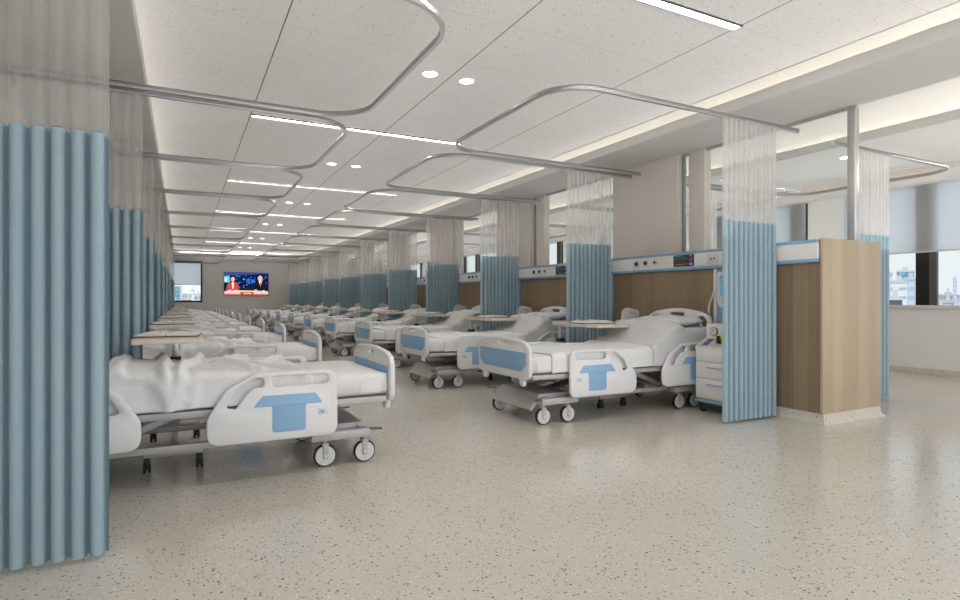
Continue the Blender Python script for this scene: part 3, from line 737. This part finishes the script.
bedR = make_bed(); RAISE[0] = 0.04; bedL = make_bed(); RAISE[0] = 0.19; tableR = make_table(-0.13); tableL = make_table(0.035); book0 = make_book()
blR = [add_solid(blanket_mesh(0.25, 1.425, False, i).build('blanket', 'linen', None, ang=180)) for i in (1, 2)]
RAISE[0] = 0.04; blL = [add_solid(blanket_mesh(0.56, 1.76, True, i).build('blanket', 'linen', None, ang=180)) for i in (3, 4)]; RAISE[0] = 0.19
cov = add_solid(cover_mesh(1).build('folded_sheet', 'quilt', None, ang=180), 0.008)
pil0 = make_pillow(1).build('pillow', 'pillow', None, ang=180)
first = dict(tableR=True, tableL=True, bedR=True, bedL=True, table=True, book=True, cov=True, pil=True)
def use(key, proto):
    if first.get(key, True): first[key] = False; return proto
    return copy_tree(proto)
PT = math.atan2(0.02, 0.3)
for k in range(NB):
    for row in ('right', 'left'):
        R = row == 'right'
        yb = (RBED if R else LBED)+PITCH*k; x = 2.62 if R else 1.30; rz = 0 if R else PI
        # row ends: keep clear of the end wall
        where = f'{side(k)} bed of the {row}-hand row'
        RAISE[0] = 0.19 if R else 0.04
        b = use('bedR' if R else 'bedL', bedR if R else bedL); b.location = (x, yb, 0); b.rotation_euler = (0, 0, rz); b['group'] = f'hospital beds of the {row} row'
        b['label'] = ('white hospital bed with blue panels, nearest in the left row behind the big curtain' if k == 0 and not R else
                      'white hospital bed with blue panels, nearest in the right row beside the drawer trolley' if k == 0 else
                      f'white hospital bed with blue panels, {side(k)} along the {row}-hand row')
        lst = blR if R else blL; key = row+'bl'+str(k % 2)
        o = use(key, lst[k % 2]); o.location = (x, yb, 0); o.rotation_euler = (0, 0, rz)
        tag(o, f'{"smooth" if R else "rumpled"} white blanket on the {where}', 'blanket', f'white blankets of the {row} row')
        if R:
            o = use('cov', cov); o.location = (x, yb, 0); o.rotation_euler = (0, 0, rz)
            tag(o, f'grey-white sheet over the raised back of the {where}', 'sheet', f'sheets on raised backs of the {row} row')
        o = use('pil', pil0); o.rotation_euler = (0, -0.06, rz)
        u = 2.058 if R else 2.03; du = u if R else -u
        o.location = (x+du, yb, m_top(u)+(0.068 if R else 0.058))
        tag(o, f'plump white pillow at the head of the {where}', 'pillow', f'pillows of the {row} row')
        if k < NB-1:
            xt = (4.05 if R else -0.085); yt = yb+0.89
            o = use('tableR' if R else 'tableL', tableR if R else tableL); o.location = (xt, yt, 0); o.rotation_euler = (0, 0, 0)
            tag(o, f'wheeled overbed table with pale wooden top beside the {where}', 'overbed table', f'overbed tables of the {row} row')
            o = use('book', book0); o.location = (xt+(0.0 if R else -0.005), yt-0.42, 0.8405); o.rotation_euler = (0, 0, 0.05*((k*7) % 5-2))
            tag(o, f'open book with brown cover on the table of the {where}', 'book', f'open books on the {row} row tables')

# ------------------------------------------------------------------ bed-head consoles on the partition
def make_console(face=-1, full=True):
    """service console along y from 0 to PITCH, front towards face*x"""
    t = thing('bedhead_console', '', 'wall console'); f = face
    bx = lambda mb, d0, d1, *a, **k: mb.box(min(f*d0, f*d1), max(f*d0, f*d1), *a, **k)
    bx(MB(), 0.0, 0.035, 0.004, PITCH-0.004, 1.468, 1.612, 0.003).build('body', 'lowwall', t)
    for z0, z1 in ((1.612, 1.640), (1.440, 1.468)):
        bx(MB(), 0.0, 0.040, 0.004, PITCH-0.004, z0, z1, 0.003).build('trim_strip', 'trimblue', t)
    bx(MB(), 0.0015, 0.02, 0.10, PITCH-0.10, 1.434, 1.440).build('mounting_rail', 'metal', t)
    if full:
        for y, m in ((2.275, 'darkmetal'), (2.12, 'darkmetal'), (1.96, 'yellow')):
            o = MB().cyl((f*0.035, y, 1.545), (f*0.050, y, 1.545), 0.026, seg=24).build('gas_outlet', m, t)
            MB().cyl((f*0.050, y, 1.545), (f*0.058, y, 1.545), 0.014, seg=16).build('valve', 'black', o)
        o = bx(MB(), 0.035, 0.042, 1.06, 1.20, 1.485, 1.59, 0.002).build('socket', 'ivory', t)
        for y in (1.11, 1.15): bx(MB(), 0.042, 0.0432, y-0.008, y+0.008, 1.525, 1.550).build('socket_hole', 'black', o)
        # vital-signs monitor: traces and figures drawn on the screen
        o = bx(MB(), 0.035, 0.046, 1.38, 1.67, 1.475, 1.605, 0.003).build('monitor', 'black', t)
        mb = MB(); Q = 0.31
        def quad(y0, y1, z0, z1, mi): mb.bm.faces.new([mb.bm.verts.new((f*0.0468, p+Q, q)) for p, q in ((y0, z0), (y1, z0), (y1, z1), (y0, z1))]).material_index = mi
        def tr(z, amp, mi, seed):
            rnd = random.Random(seed); pts = [(1.345-0.19*i/48, z+amp*(math.exp(-(((i/48*4) % 1-0.5)/0.07)**2)+0.12*rnd.uniform(-1, 1))) for i in range(49)]
            for (a, b), (c, d) in zip(pts[:-1], pts[1:]):
                w = 0.0016
                mb.bm.faces.new([mb.bm.verts.new((f*0.0468, p+Q, q)) for p, q in ((a, b-w), (c, d-w), (c, d+w), (a, b+w))]).material_index = mi
        tr(1.565, 0.012, 0, 1); tr(1.545, 0.010, 1, 2); tr(1.522, 0.010, 2, 3); tr(1.500, 0.007, 3, 4)
        quad(1.22, 1.345, 1.591, 1.597, 0); quad(1.085, 1.13, 1.588, 1.598, 0)
        for z, mi in ((1.568, 1), (1.544, 4), (1.52, 2), (1.497, 5)):
            quad(1.085, 1.100, z-0.008, z+0.009, mi); quad(1.106, 1.120, z-0.008, z+0.009, mi); quad(1.134, 1.142, z-0.003, z+0.005, mi)
        for y in (1.33, 1.29, 1.25, 1.21): quad(y-0.010, y+0.010, 1.480, 1.485, 3)
        cols = [(0.1, 0.75, 0.7), (0.8, 0.08, 0.12), (0.25, 0.10, 0.75), (0.75, 0.7, 0.1), (0.75, 0.1, 0.65), (0.75, 0.78, 0.8)]
        mb.build('screen_traces', [M_emit(f'trace_{i}', c, 0.5) for i, c in enumerate(cols)], o, recalc=False)
    freeze(t); return t
con = make_console(); first['con'] = True
for k in range(NB):
    o = use('con', con); o.location = (PX0-0.0015, PY+0.03+PITCH*k, 0)
    tag(o, 'white and blue bed-head console with monitor above the nearest right-row bed' if k == 0 else f'white and blue bed-head console above the {side(k)} bed of the right-hand row', 'wall console', 'bed-head consoles on the partition')
    # blue service panel with white call unit below each console, beside the bed
    yb = PY+0.03+PITCH*k
    if k < 3:
        if k == 0:
            t = sp0 = thing('service_panel', '', 'wall panel', (PX0-0.002, yb, 0))
            MB().box(-0.012, 0.0, 0.42, 1.10, 0.45, 1.431, 0.002).build('backing', 'trimblue', t)
            MB().box(-0.02, 0.0, 1.10, 1.135, 0.45, 1.431, 0.003).build('edge_strip', 'lowwall', t)
            dv = plate('call_unit', fillet([(0.72, 1.08), (0.72, 1.39), (1.055, 1.39), (1.055, 1.08), (1.02, 1.02), (0.76, 1.02)], 0.02, 3), [], 0.05, 0.008, lambda a, b, c: (-0.04+c, a, b), 'plastic', t)
            MB().box(-0.068, -0.064, 0.77, 1.02, 1.14, 1.355, 0.001).build('display', 'screenblue', dv)
            mb = MB()
            for j in range(4): mb.box(-0.0695, -0.068, 0.985, 1.005, 1.155+0.05*j, 1.185+0.05*j)
            mb.build('display_icons', 'trimblue', dv)
            MB().box(-0.068, -0.064, 0.95, 0.985, 1.07, 1.10, 0.002).build('button', 'black', dv)
            path = [(-0.03, 1.118, 1.20)]+[(-0.03-0.02*math.sin(PI*s/10), 1.12+0.05*math.sin(PI*s/10)**2, 1.20-0.4*s/10) for s in range(1, 11)]
            MB().tube(path, 0.010).build('cable', 'plastic', t)
            freeze(t)
        else: t = copy_tree(sp0); t.location = (PX0-0.002, yb, 0)
        tag(t, ['blue wall panel with white call unit behind the drawer trolley', 'blue wall panel with call unit tucked behind the second curtain of the right row', 'blue wall panel with call unit tucked behind the third curtain of the right row'][k], 'wall panel', 'service panels below the consoles')
con2 = make_console(1, False); con2.location = (PX1, PY+0.03, 0)
tag(con2, 'plain white and blue console on the window side of the partition, nearest one', 'wall console', 'consoles on the window side')
for k in (1, 2):
    o = copy_tree(con2); o.location = (PX1, PY+0.03+PITCH*k, 0); o['label'] = f'plain white and blue console on the window side, {ORD[k]} from the end panel'

# ------------------------------------------------------------------ drawer trolley by the nearest right bed
t = thing('medical_trolley', 'white drawer trolley with gauges and yellow hose, half behind the nearest right curtain', 'trolley', (4.515, 3.62, 0))
D, Wd = 0.42, 0.45
MB().box(0.012, D, 0, Wd, 0.135, 0.62, 0.006).build('body', 'plastic', t)
MB().box(0.0, D+0.01, -0.006, Wd+0.006, 0.10, 0.135, 0.006).build('bumper', 'trimblue', t)
for z0, z1, hz in ((0.145, 0.335, 0.285), (0.342, 0.495, 0.450)):
    d = MB().box(-0.004, 0.016, 0.008, Wd-0.008, z0, z1, 0.004).build('drawer', 'lowwall', t)
    MB().tube([(-0.004, 0.30, hz), (-0.024, 0.29, hz), (-0.026, 0.22, hz), (-0.026, 0.16, hz), (-0.024, 0.09, hz), (-0.004, 0.08, hz)], 0.006).build('handle', 'trimblue', d)
MB().box(-0.004, 0.016, 0.008, Wd-0.008, 0.502, 0.622, 0.004).build('front_panel', 'lowwall', t)
co = MB(); sl = [(-0.004, 0.622), (-0.004, 0.640), (0.15, 0.725), (0.15, 0.62)]
co.prism(sl, lambda p: Vector((p[0], 0, p[1])), lambda p: Vector((p[0], Wd, p[1]))); co = co.build('console', 'plastic', t)
def onslope(a, y, h=0.001): return (-0.004+0.154*a - 0.48*h, y, 0.640+0.085*a+0.87*h)
def slopepatch(name, a0, a1, y0, y1, h, mat):
    mb = MB(); q = [onslope(a0, y0, h), onslope(a0, y1, h), onslope(a1, y1, h), onslope(a1, y0, h)]; q0 = [onslope(a0, y0, 0), onslope(a0, y1, 0), onslope(a1, y1, 0), onslope(a1, y0, 0)]
    a = [mb.bm.verts.new(p) for p in q]; b = [mb.bm.verts.new(p) for p in q0]
    mb.bm.faces.new(a)
    for i in range(4): mb.bm.faces.new((a[i], a[(i+1) % 4], b[(i+1) % 4], b[i]))
    return mb.build(name, mat, co)
slopepatch('desk_plate', 0.06, 0.94, 0.02, Wd-0.02, 0.003, 'grey')
for i in range(2):
    for j in range(2): slopepatch('keypad', 0.18+0.36*i, 0.46+0.36*i, 0.36-0.035*j, 0.385-0.035*j, 0.008, 'purple')
MB().box(0.15, D, 0, Wd, 0.62, 0.865, 0.012).build('gauge_housing', 'plastic', t)
for y in (0.345, 0.20, 0.075):
    g = MB().cyl((0.150, y, 0.79), (0.132, y, 0.79), 0.043, seg=28).build('gauge', 'midgrey', t)
    MB().cyl((0.132, y, 0.79), (0.130, y, 0.79), 0.034, seg=28).build('dial', 'ivory', g)
    MB().beam((0.129, y, 0.785), (0.129, y+0.01, 0.815), 0.004, 0.002, up=(1, 0, 0)).build('needle', 'black', g)
path = [(0.06+0.02*math.cos(a), 0.16+0.11*math.cos(a), 0.705+0.045*math.sin(a)*0.6+0.01) for a in [PI*k/14 for k in range(15)]]
MB().tube(path, 0.016, 10).build('hose', 'yellow', t)
MB().cyl((0.055, 0.22, 0.685), (0.06, 0.22, 0.755), 0.022).build('hose_grip', 'black', t)
for x in (0.05, D-0.05):
    for y in (0.05, Wd-0.05):
        c = MB().cyl((x, y, 0.06), (x, y, 0.10), 0.012).box(x-0.016, x+0.016, y-0.014, y-0.010, 0.03, 0.075).box(x-0.016, x+0.016, y+0.010, y+0.014, 0.03, 0.075).build('caster', 'darkmetal', t)
        MB().cyl((x, y-0.009, 0.032), (x, y+0.009, 0.032), 0.032, seg=22).build('wheel', 'black', c)

# ------------------------------------------------------------------ television with a news picture
t = thing('television', 'flat television showing a news studio, on the end wall', 'television', (2.66, YB-0.068, 1.84))
TW, TH = 1.94, 1.07
MB().box(-TW/2, TW/2, 0, 0.045, -TH/2, TH/2, 0.006).build('casing', 'black', t)
MB().box(-0.25, 0.25, 0.045, 0.066, -0.2, 0.2, 0.002).build('wall_mount', 'frame2', t)
mb = MB(); tvc = []
def tvm(c):
    if c not in tvc: tvc.append(c)
    return tvc.index(c)
lay = [0]
def tvp(pts, c):
    lay[0] += 1; y = -0.0008-0.0003*lay[0]
    f = mb.bm.faces.new([mb.bm.verts.new(((p[0]-0.5)*(TW-0.03), y, (0.5-p[1])*(TH-0.03))) for p in pts]); f.material_index = tvm(c)
def tvr(x0, x1, y0, y1, c): tvp([(x0, y0), (x1, y0), (x1, y1), (x0, y1)], c)
def tve(cx, cy, rx, ry, c, n=18): tvp([(cx+rx*math.cos(2*PI*k/n), cy+ry*math.sin(2*PI*k/n)) for k in range(n)], c)
NAVY, BLUE, CYAN, RED, SKIN, WHITE, DARK, DESK = (0.006, 0.012, 0.06), (0.02, 0.06, 0.45), (0.18, 0.55, 0.85), (0.70, 0.07, 0.05), (0.85, 0.55, 0.42), (0.85, 0.85, 0.85), (0.012, 0.012, 0.02), (0.80, 0.66, 0.62)
tvr(0, 1, 0, 1, NAVY); tvp([(0, 0), (1, 0), (1, 0.03), (0.02, 0.12), (0, 0.14)], (0.03, 0.09, 0.42))
tvp([(0.0, 0.14), (0.12, 0.13), (0.13, 0.42), (0.0, 0.44)], CYAN); tvr(0.0, 0.07, 0.2, 0.4, (0.5, 0.85, 0.95))
rnd = random.Random(4)
for i in range(46):
    x = rnd.uniform(0.24, 0.95); y = rnd.uniform(0.1, 0.66); tvr(x, x+rnd.uniform(0.02, 0.05), y, y+rnd.uniform(0.02, 0.06), rnd.choice([(0.03, 0.10, 0.6), (0.05, 0.2, 0.7), (0.25, 0.4, 0.75), (0.01, 0.04, 0.25)]))
tvr(0.49, 0.58, 0.26, 0.44, (0.03, 0.13, 0.75)); tvr(0.60, 0.69, 0.28, 0.44, (0.04, 0.16, 0.8)); tvr(0.3, 0.72, 0.66, 0.82, (0.03, 0.012, 0.02))
# woman in red jacket
tve(0.19, 0.27, 0.070, 0.135, (0.03, 0.012, 0.012)); tve(0.19, 0.29, 0.045, 0.105, SKIN); tvr(0.175, 0.205, 0.37, 0.46, SKIN)
tvp([(0.08, 0.47), (0.16, 0.42), (0.22, 0.42), (0.30, 0.46), (0.34, 0.76), (0.03, 0.77)], RED); tvp([(0.165, 0.43), (0.215, 0.43), (0.215, 0.68), (0.175, 0.72)], WHITE)
tve(0.07, 0.72, 0.03, 0.06, (0.55, 0.05, 0.04))
# man in dark suit
tve(0.81, 0.19, 0.068, 0.11, (0.05, 0.02, 0.012)); tve(0.81, 0.23, 0.055, 0.12, SKIN)
tvp([(0.70, 0.42), (0.77, 0.35), (0.86, 0.35), (0.94, 0.42), (0.98, 0.80), (0.66, 0.80)], DARK); tvp([(0.775, 0.34), (0.855, 0.34), (0.83, 0.52), (0.80, 0.52)], WHITE); tvp([(0.808, 0.40), (0.825, 0.40), (0.83, 0.60), (0.818, 0.64), (0.806, 0.60)], (0.55, 0.06, 0.12))
# desk, hands, caption block
tvp([(0, 0.82), (0.25, 0.78), (0.75, 0.79), (1, 0.82), (1, 1), (0, 1)], DESK); tvp([(0, 0.93), (1, 0.94), (1, 1), (0, 1)], (0.62, 0.16, 0.13))
tve(0.12, 0.79, 0.06, 0.03, SKIN); tve(0.25, 0.79, 0.05, 0.03, (0.85, 0.75, 0.7)); tve(0.71, 0.78, 0.035, 0.045, SKIN); tve(0.89, 0.80, 0.035, 0.03, WHITE)
tvp([(0.35, 0.86), (0.66, 0.86), (0.66, 0.99), (0.37, 0.99)], (0.55, 0.07, 0.03))
for i in range(4): tvr(0.435+0.045*i, 0.467+0.045*i, 0.895, 0.94, WHITE)
mb.build('screen', [M_emit(f'tv_{i}', c, 1.05) for i, c in enumerate(tvc)], t, recalc=False)

# ------------------------------------------------------------------ the city outside
def building(label, name, az, dist, w, d, top, mat, group=None, roofs=True, base=-45):
    """az: bearing from +y towards +x in degrees"""
    a = math.radians(az); x, y = dist*math.sin(a), dist*math.cos(a)
    o = thing(name, label, 'building', (x, y, base), -a, group)
    MB().box(-w/2, w/2, -d/2, d/2, 0, top-base, 0.0).build('walls', mat, o)
    MB().box(-w/2-0.3, w/2+0.3, -d/2-0.3, d/2+0.3, top-base, top-base+1.0).box(-w/5, w/6, -d/5, d/4, top-base+1.0, top-base+3.2).build('roof', 'cityroof', o)
    return o
MT['cityroof'] = M('pale_roof', (0.62, 0.62, 0.62), 0.8, var=0.1, vscale=0.2)
MT['teal'] = M_building('teal_glass_tower', (0.13, 0.33, 0.40), (0.34, 0.52, 0.58), 0.25, 0.28, 0.5)
MT['whiteblock'] = M_building('white_office', (0.80, 0.80, 0.80), (0.45, 0.50, 0.56), 0.22, 0.28, 0.35)
MT['bluetower'] = M_building('pale_blue_tower', (0.50, 0.56, 0.62), (0.62, 0.68, 0.73), 0.3, 0.25, 0.5)
MT['brick'] = M_building('dark_low_block', (0.13, 0.11, 0.12), (0.28, 0.27, 0.29), 0.3, 0.3, 0.4)
MT['beigeblock'] = M_building('beige_block', (0.66, 0.62, 0.57), (0.35, 0.36, 0.38), 0.25, 0.3, 0.4)
MT['greyblock'] = M_building('grey_block', (0.48, 0.50, 0.53), (0.27, 0.30, 0.34), 0.25, 0.3, 0.45)
MT['redblock'] = M_building('red_block', (0.45, 0.14, 0.12), (0.6, 0.55, 0.52), 0.3, 0.3, 0.3)
def az(px): return 27.4+math.degrees(math.atan((px-480)/574))
def zt(py, px, dist): return CAMZ+(300-py)/574*dist*math.cos(math.atan((px-480)/574))
def bpx(label, name, x0, x1, ytop, dist, mat, depth=18, group=None):
    xm = (x0+x1)/2; w = dist*abs(math.radians(az(x1)-az(x0)))
    building(label, name, az(xm), dist, w, depth, zt(ytop, xm, dist)-1.0, mat, group)
bpx('teal glass tower block seen through the right-hand window', 'tower_block', 897, 914, 271, 420, 'teal')
bpx('white office block in front of the teal tower, left of the black mullion', 'office_block', 891, 907, 281, 300, 'whiteblock')
bpx('pale blue-white office tower just left of the black mullion', 'office_block', 905, 917, 278, 330, 'bluetower')
bpx('light blue slim tower at the curtain edge of the right window', 'tower_block', 886, 892, 273, 380, 'bluetower')
bpx('dark low block at the foot of the white office block', 'low_block', 889, 902, 297, 220, 'brick')
bpx('slim pale blue tower on the skyline right of the black mullion', 'tower_block', 953, 957, 278, 700, 'bluetower')
bpx('low white block right of the black mullion', 'low_block', 943, 953, 300, 230, 'whiteblock')
bpx('red-brown low block at the right picture edge', 'low_block', 957, 966, 302, 220, 'redblock')
bpx('grey block on the skyline right of the mullion', 'low_block', 945, 951, 292, 420, 'greyblock')
bpx('green-blue tower at the left of the end-wall window', 'tower_block', 176, 179.5, 286, 520, 'teal')
bpx('pale tower in the middle of the end-wall window', 'tower_block', 191.5, 194.5, 290, 520, 'whiteblock')
bpx('grey block at the right of the end-wall window', 'low_block', 195, 201, 294.5, 420, 'greyblock')
bpx('reddish low block at the bottom of the end-wall window', 'low_block', 186, 191, 298, 360, 'redblock')
# nobody could count the rest: roofs to the horizon in one mass
rnd = random.Random(11); mb = MB(); mats = ['whiteblock', 'beigeblock', 'greyblock', 'cityroof', 'bluetower', 'brick', 'redblock']
for (a0, a1, n) in ((52, 72, 520), (-6, 6, 220)):
    for i in range(n):
        a = math.radians(rnd.uniform(a0, a1)); d = rnd.uniform(780, 2300); x, y = d*math.sin(a), d*math.cos(a)
        w, dp = rnd.uniform(9, 30), rnd.uniform(9, 20); top = rnd.uniform(-12, 5)+(d-780)*0.010+(rnd.uniform(8, 34) if rnd.random() < 0.07 else 0)
        mb.box(x-w/2, x+w/2, y-dp/2, y+dp/2, -45, top, mi=rnd.choice([0, 0, 0, 1, 1, 2, 3, 3, 4, 5, 6]))
tag(mb.build('city_roofscape', mats), 'dense pale city roofs spreading to the horizon outside the windows', 'city', kind='stuff')
struct(MB().box(-600, 3200, -600, 3200, -46, -45), 'ground', M('hazy_ground', (0.5, 0.52, 0.53), 0.9, var=0.2, vscale=0.02))

# ------------------------------------------------------------------ lights
def area(name, loc, rot, sx, sy, power, col=(1, 1, 1), spread=180):
    l = bpy.data.lights.new(name, 'AREA'); l.shape = 'RECTANGLE'; l.size = sx; l.size_y = sy; l.energy = power; l.color = col; l.spread = math.radians(spread)
    o = bpy.data.objects.new(name, l); C.objects.link(o); o.location = loc; o.rotation_euler = rot; return o
WARM = (1.0, 0.945, 0.86)
LY = YBL-Y0; YM = (YBL+Y0)/2
# cove strips lying on the ledges, shining up and towards the middle of the ceiling
area('cove_strip_left', (-1.15, YM, 2.955), (0, math.radians(270-9), 0), 0.03, LY, 125, WARM, 50)
area('cove_strip_right', (5.46, YM, 2.955), (0, math.radians(90+9), 0), 0.03, LY, 125, WARM, 50)
area('cove_strip_back', (2.2, YBL+0.85, 2.955), (math.radians(270-9), 0, 0), 4.6, 0.03, 32, WARM, 50)
area('cove_strip_divider', (7.70, (YB+Y0)/2, 2.955), (0, math.radians(90+9), 0), 0.03, YB-Y0, 120, WARM, 50)
area('cove_strip_window', (9.66, (YB+Y0)/2, 2.98), (0, math.radians(90+20), 0), 0.03, YB-Y0, 130, WARM, 110)
# added fill lamps without fittings, facing up from mid-air to brighten the ceilings
area('indirect_uplight_ward', (2.5, 12.9, 1.66), (PI, 0, 0), 3.6, 30, 165, (1.0, 0.985, 0.96))
area('indirect_uplight_windows', (7.8, 12.0, 1.66), (PI, 0, 0), 3.2, 28, 240, (1.0, 0.985, 0.96))
# added soft fill lamp across the open near end, unseen behind the camera
area('near_end_daylight', (4.0, Y0-0.3, 1.5), (math.radians(90), 0, 0), 10.0, 2.6, 120, (0.97, 0.98, 1.0))

sl = bpy.data.lights.new('sun', 'SUN'); sl.energy = 2.2; sl.angle = 0.05; so = bpy.data.objects.new('sun', sl); C.objects.link(so); so.rotation_euler = (math.radians(48), 0, math.radians(-35))

# ------------------------------------------------------------------ sky
wd = bpy.data.worlds.new('sky'); bpy.context.scene.world = wd; wd.use_nodes = True
N, L = wd.node_tree.nodes, wd.node_tree.links; N.clear()
tc = N.new('ShaderNodeTexCoord'); sp = N.new('ShaderNodeSeparateXYZ'); L.new(tc.outputs['Generated'], sp.inputs[0])
r = N.new('ShaderNodeValToRGB'); e = r.color_ramp.elements
e[0].position = 0.0; e[0].color = (0.86, 0.88, 0.90, 1); e[1].position = 0.5; e[1].color = (0.42, 0.58, 0.80, 1)
x = e.new(0.12); x.color = (0.84, 0.88, 0.92, 1); x = e.new(0.22); x.color = (0.56, 0.69, 0.86, 1)
L.new(sp.outputs[2], r.inputs[0])
mp = N.new('ShaderNodeMapping'); mp.inputs['Scale'].default_value = (3.2, 3.2, 8); L.new(tc.outputs['Generated'], mp.inputs[0])
n = N.new('ShaderNodeTexNoise'); n.inputs['Scale'].default_value = 1.2; n.inputs['Detail'].default_value = 7; L.new(mp.outputs[0], n.inputs['Vector'])
cr = N.new('ShaderNodeValToRGB'); cr.color_ramp.elements[0].position = 0.45; cr.color_ramp.elements[1].position = 0.68; L.new(n.outputs[0], cr.inputs[0])
mx = N.new('ShaderNodeMix'); mx.data_type = 'RGBA'; L.new(cr.outputs[0], mx.inputs[0]); L.new(r.outputs[0], mx.inputs[6]); mx.inputs[7].default_value = (0.92, 0.93, 0.95, 1)
bg = N.new('ShaderNodeBackground'); bg.inputs[1].default_value = 1.12; L.new(mx.outputs[2], bg.inputs[0])
ow = N.new('ShaderNodeOutputWorld'); L.new(bg.outputs[0], ow.inputs[0])

# ------------------------------------------------------------------ camera and view
cam = bpy.data.cameras.new('camera'); cam.sensor_width = 36; cam.lens = 574/960*36; cam.clip_end = 4000
co = bpy.data.objects.new('camera', cam); C.objects.link(co); co.location = (0, 0, CAMZ); co.rotation_euler = (PI/2, 0, math.radians(-27.4))
bpy.context.scene.camera = co
vs = bpy.context.scene.view_settings; vs.view_transform = 'Standard'; vs.look = 'None'; vs.exposure = 0.0
cy = bpy.context.scene.cycles
cy.max_bounces = 10; cy.diffuse_bounces = 5; cy.transparent_max_bounces = 32; cy.sample_clamp_indirect = 6
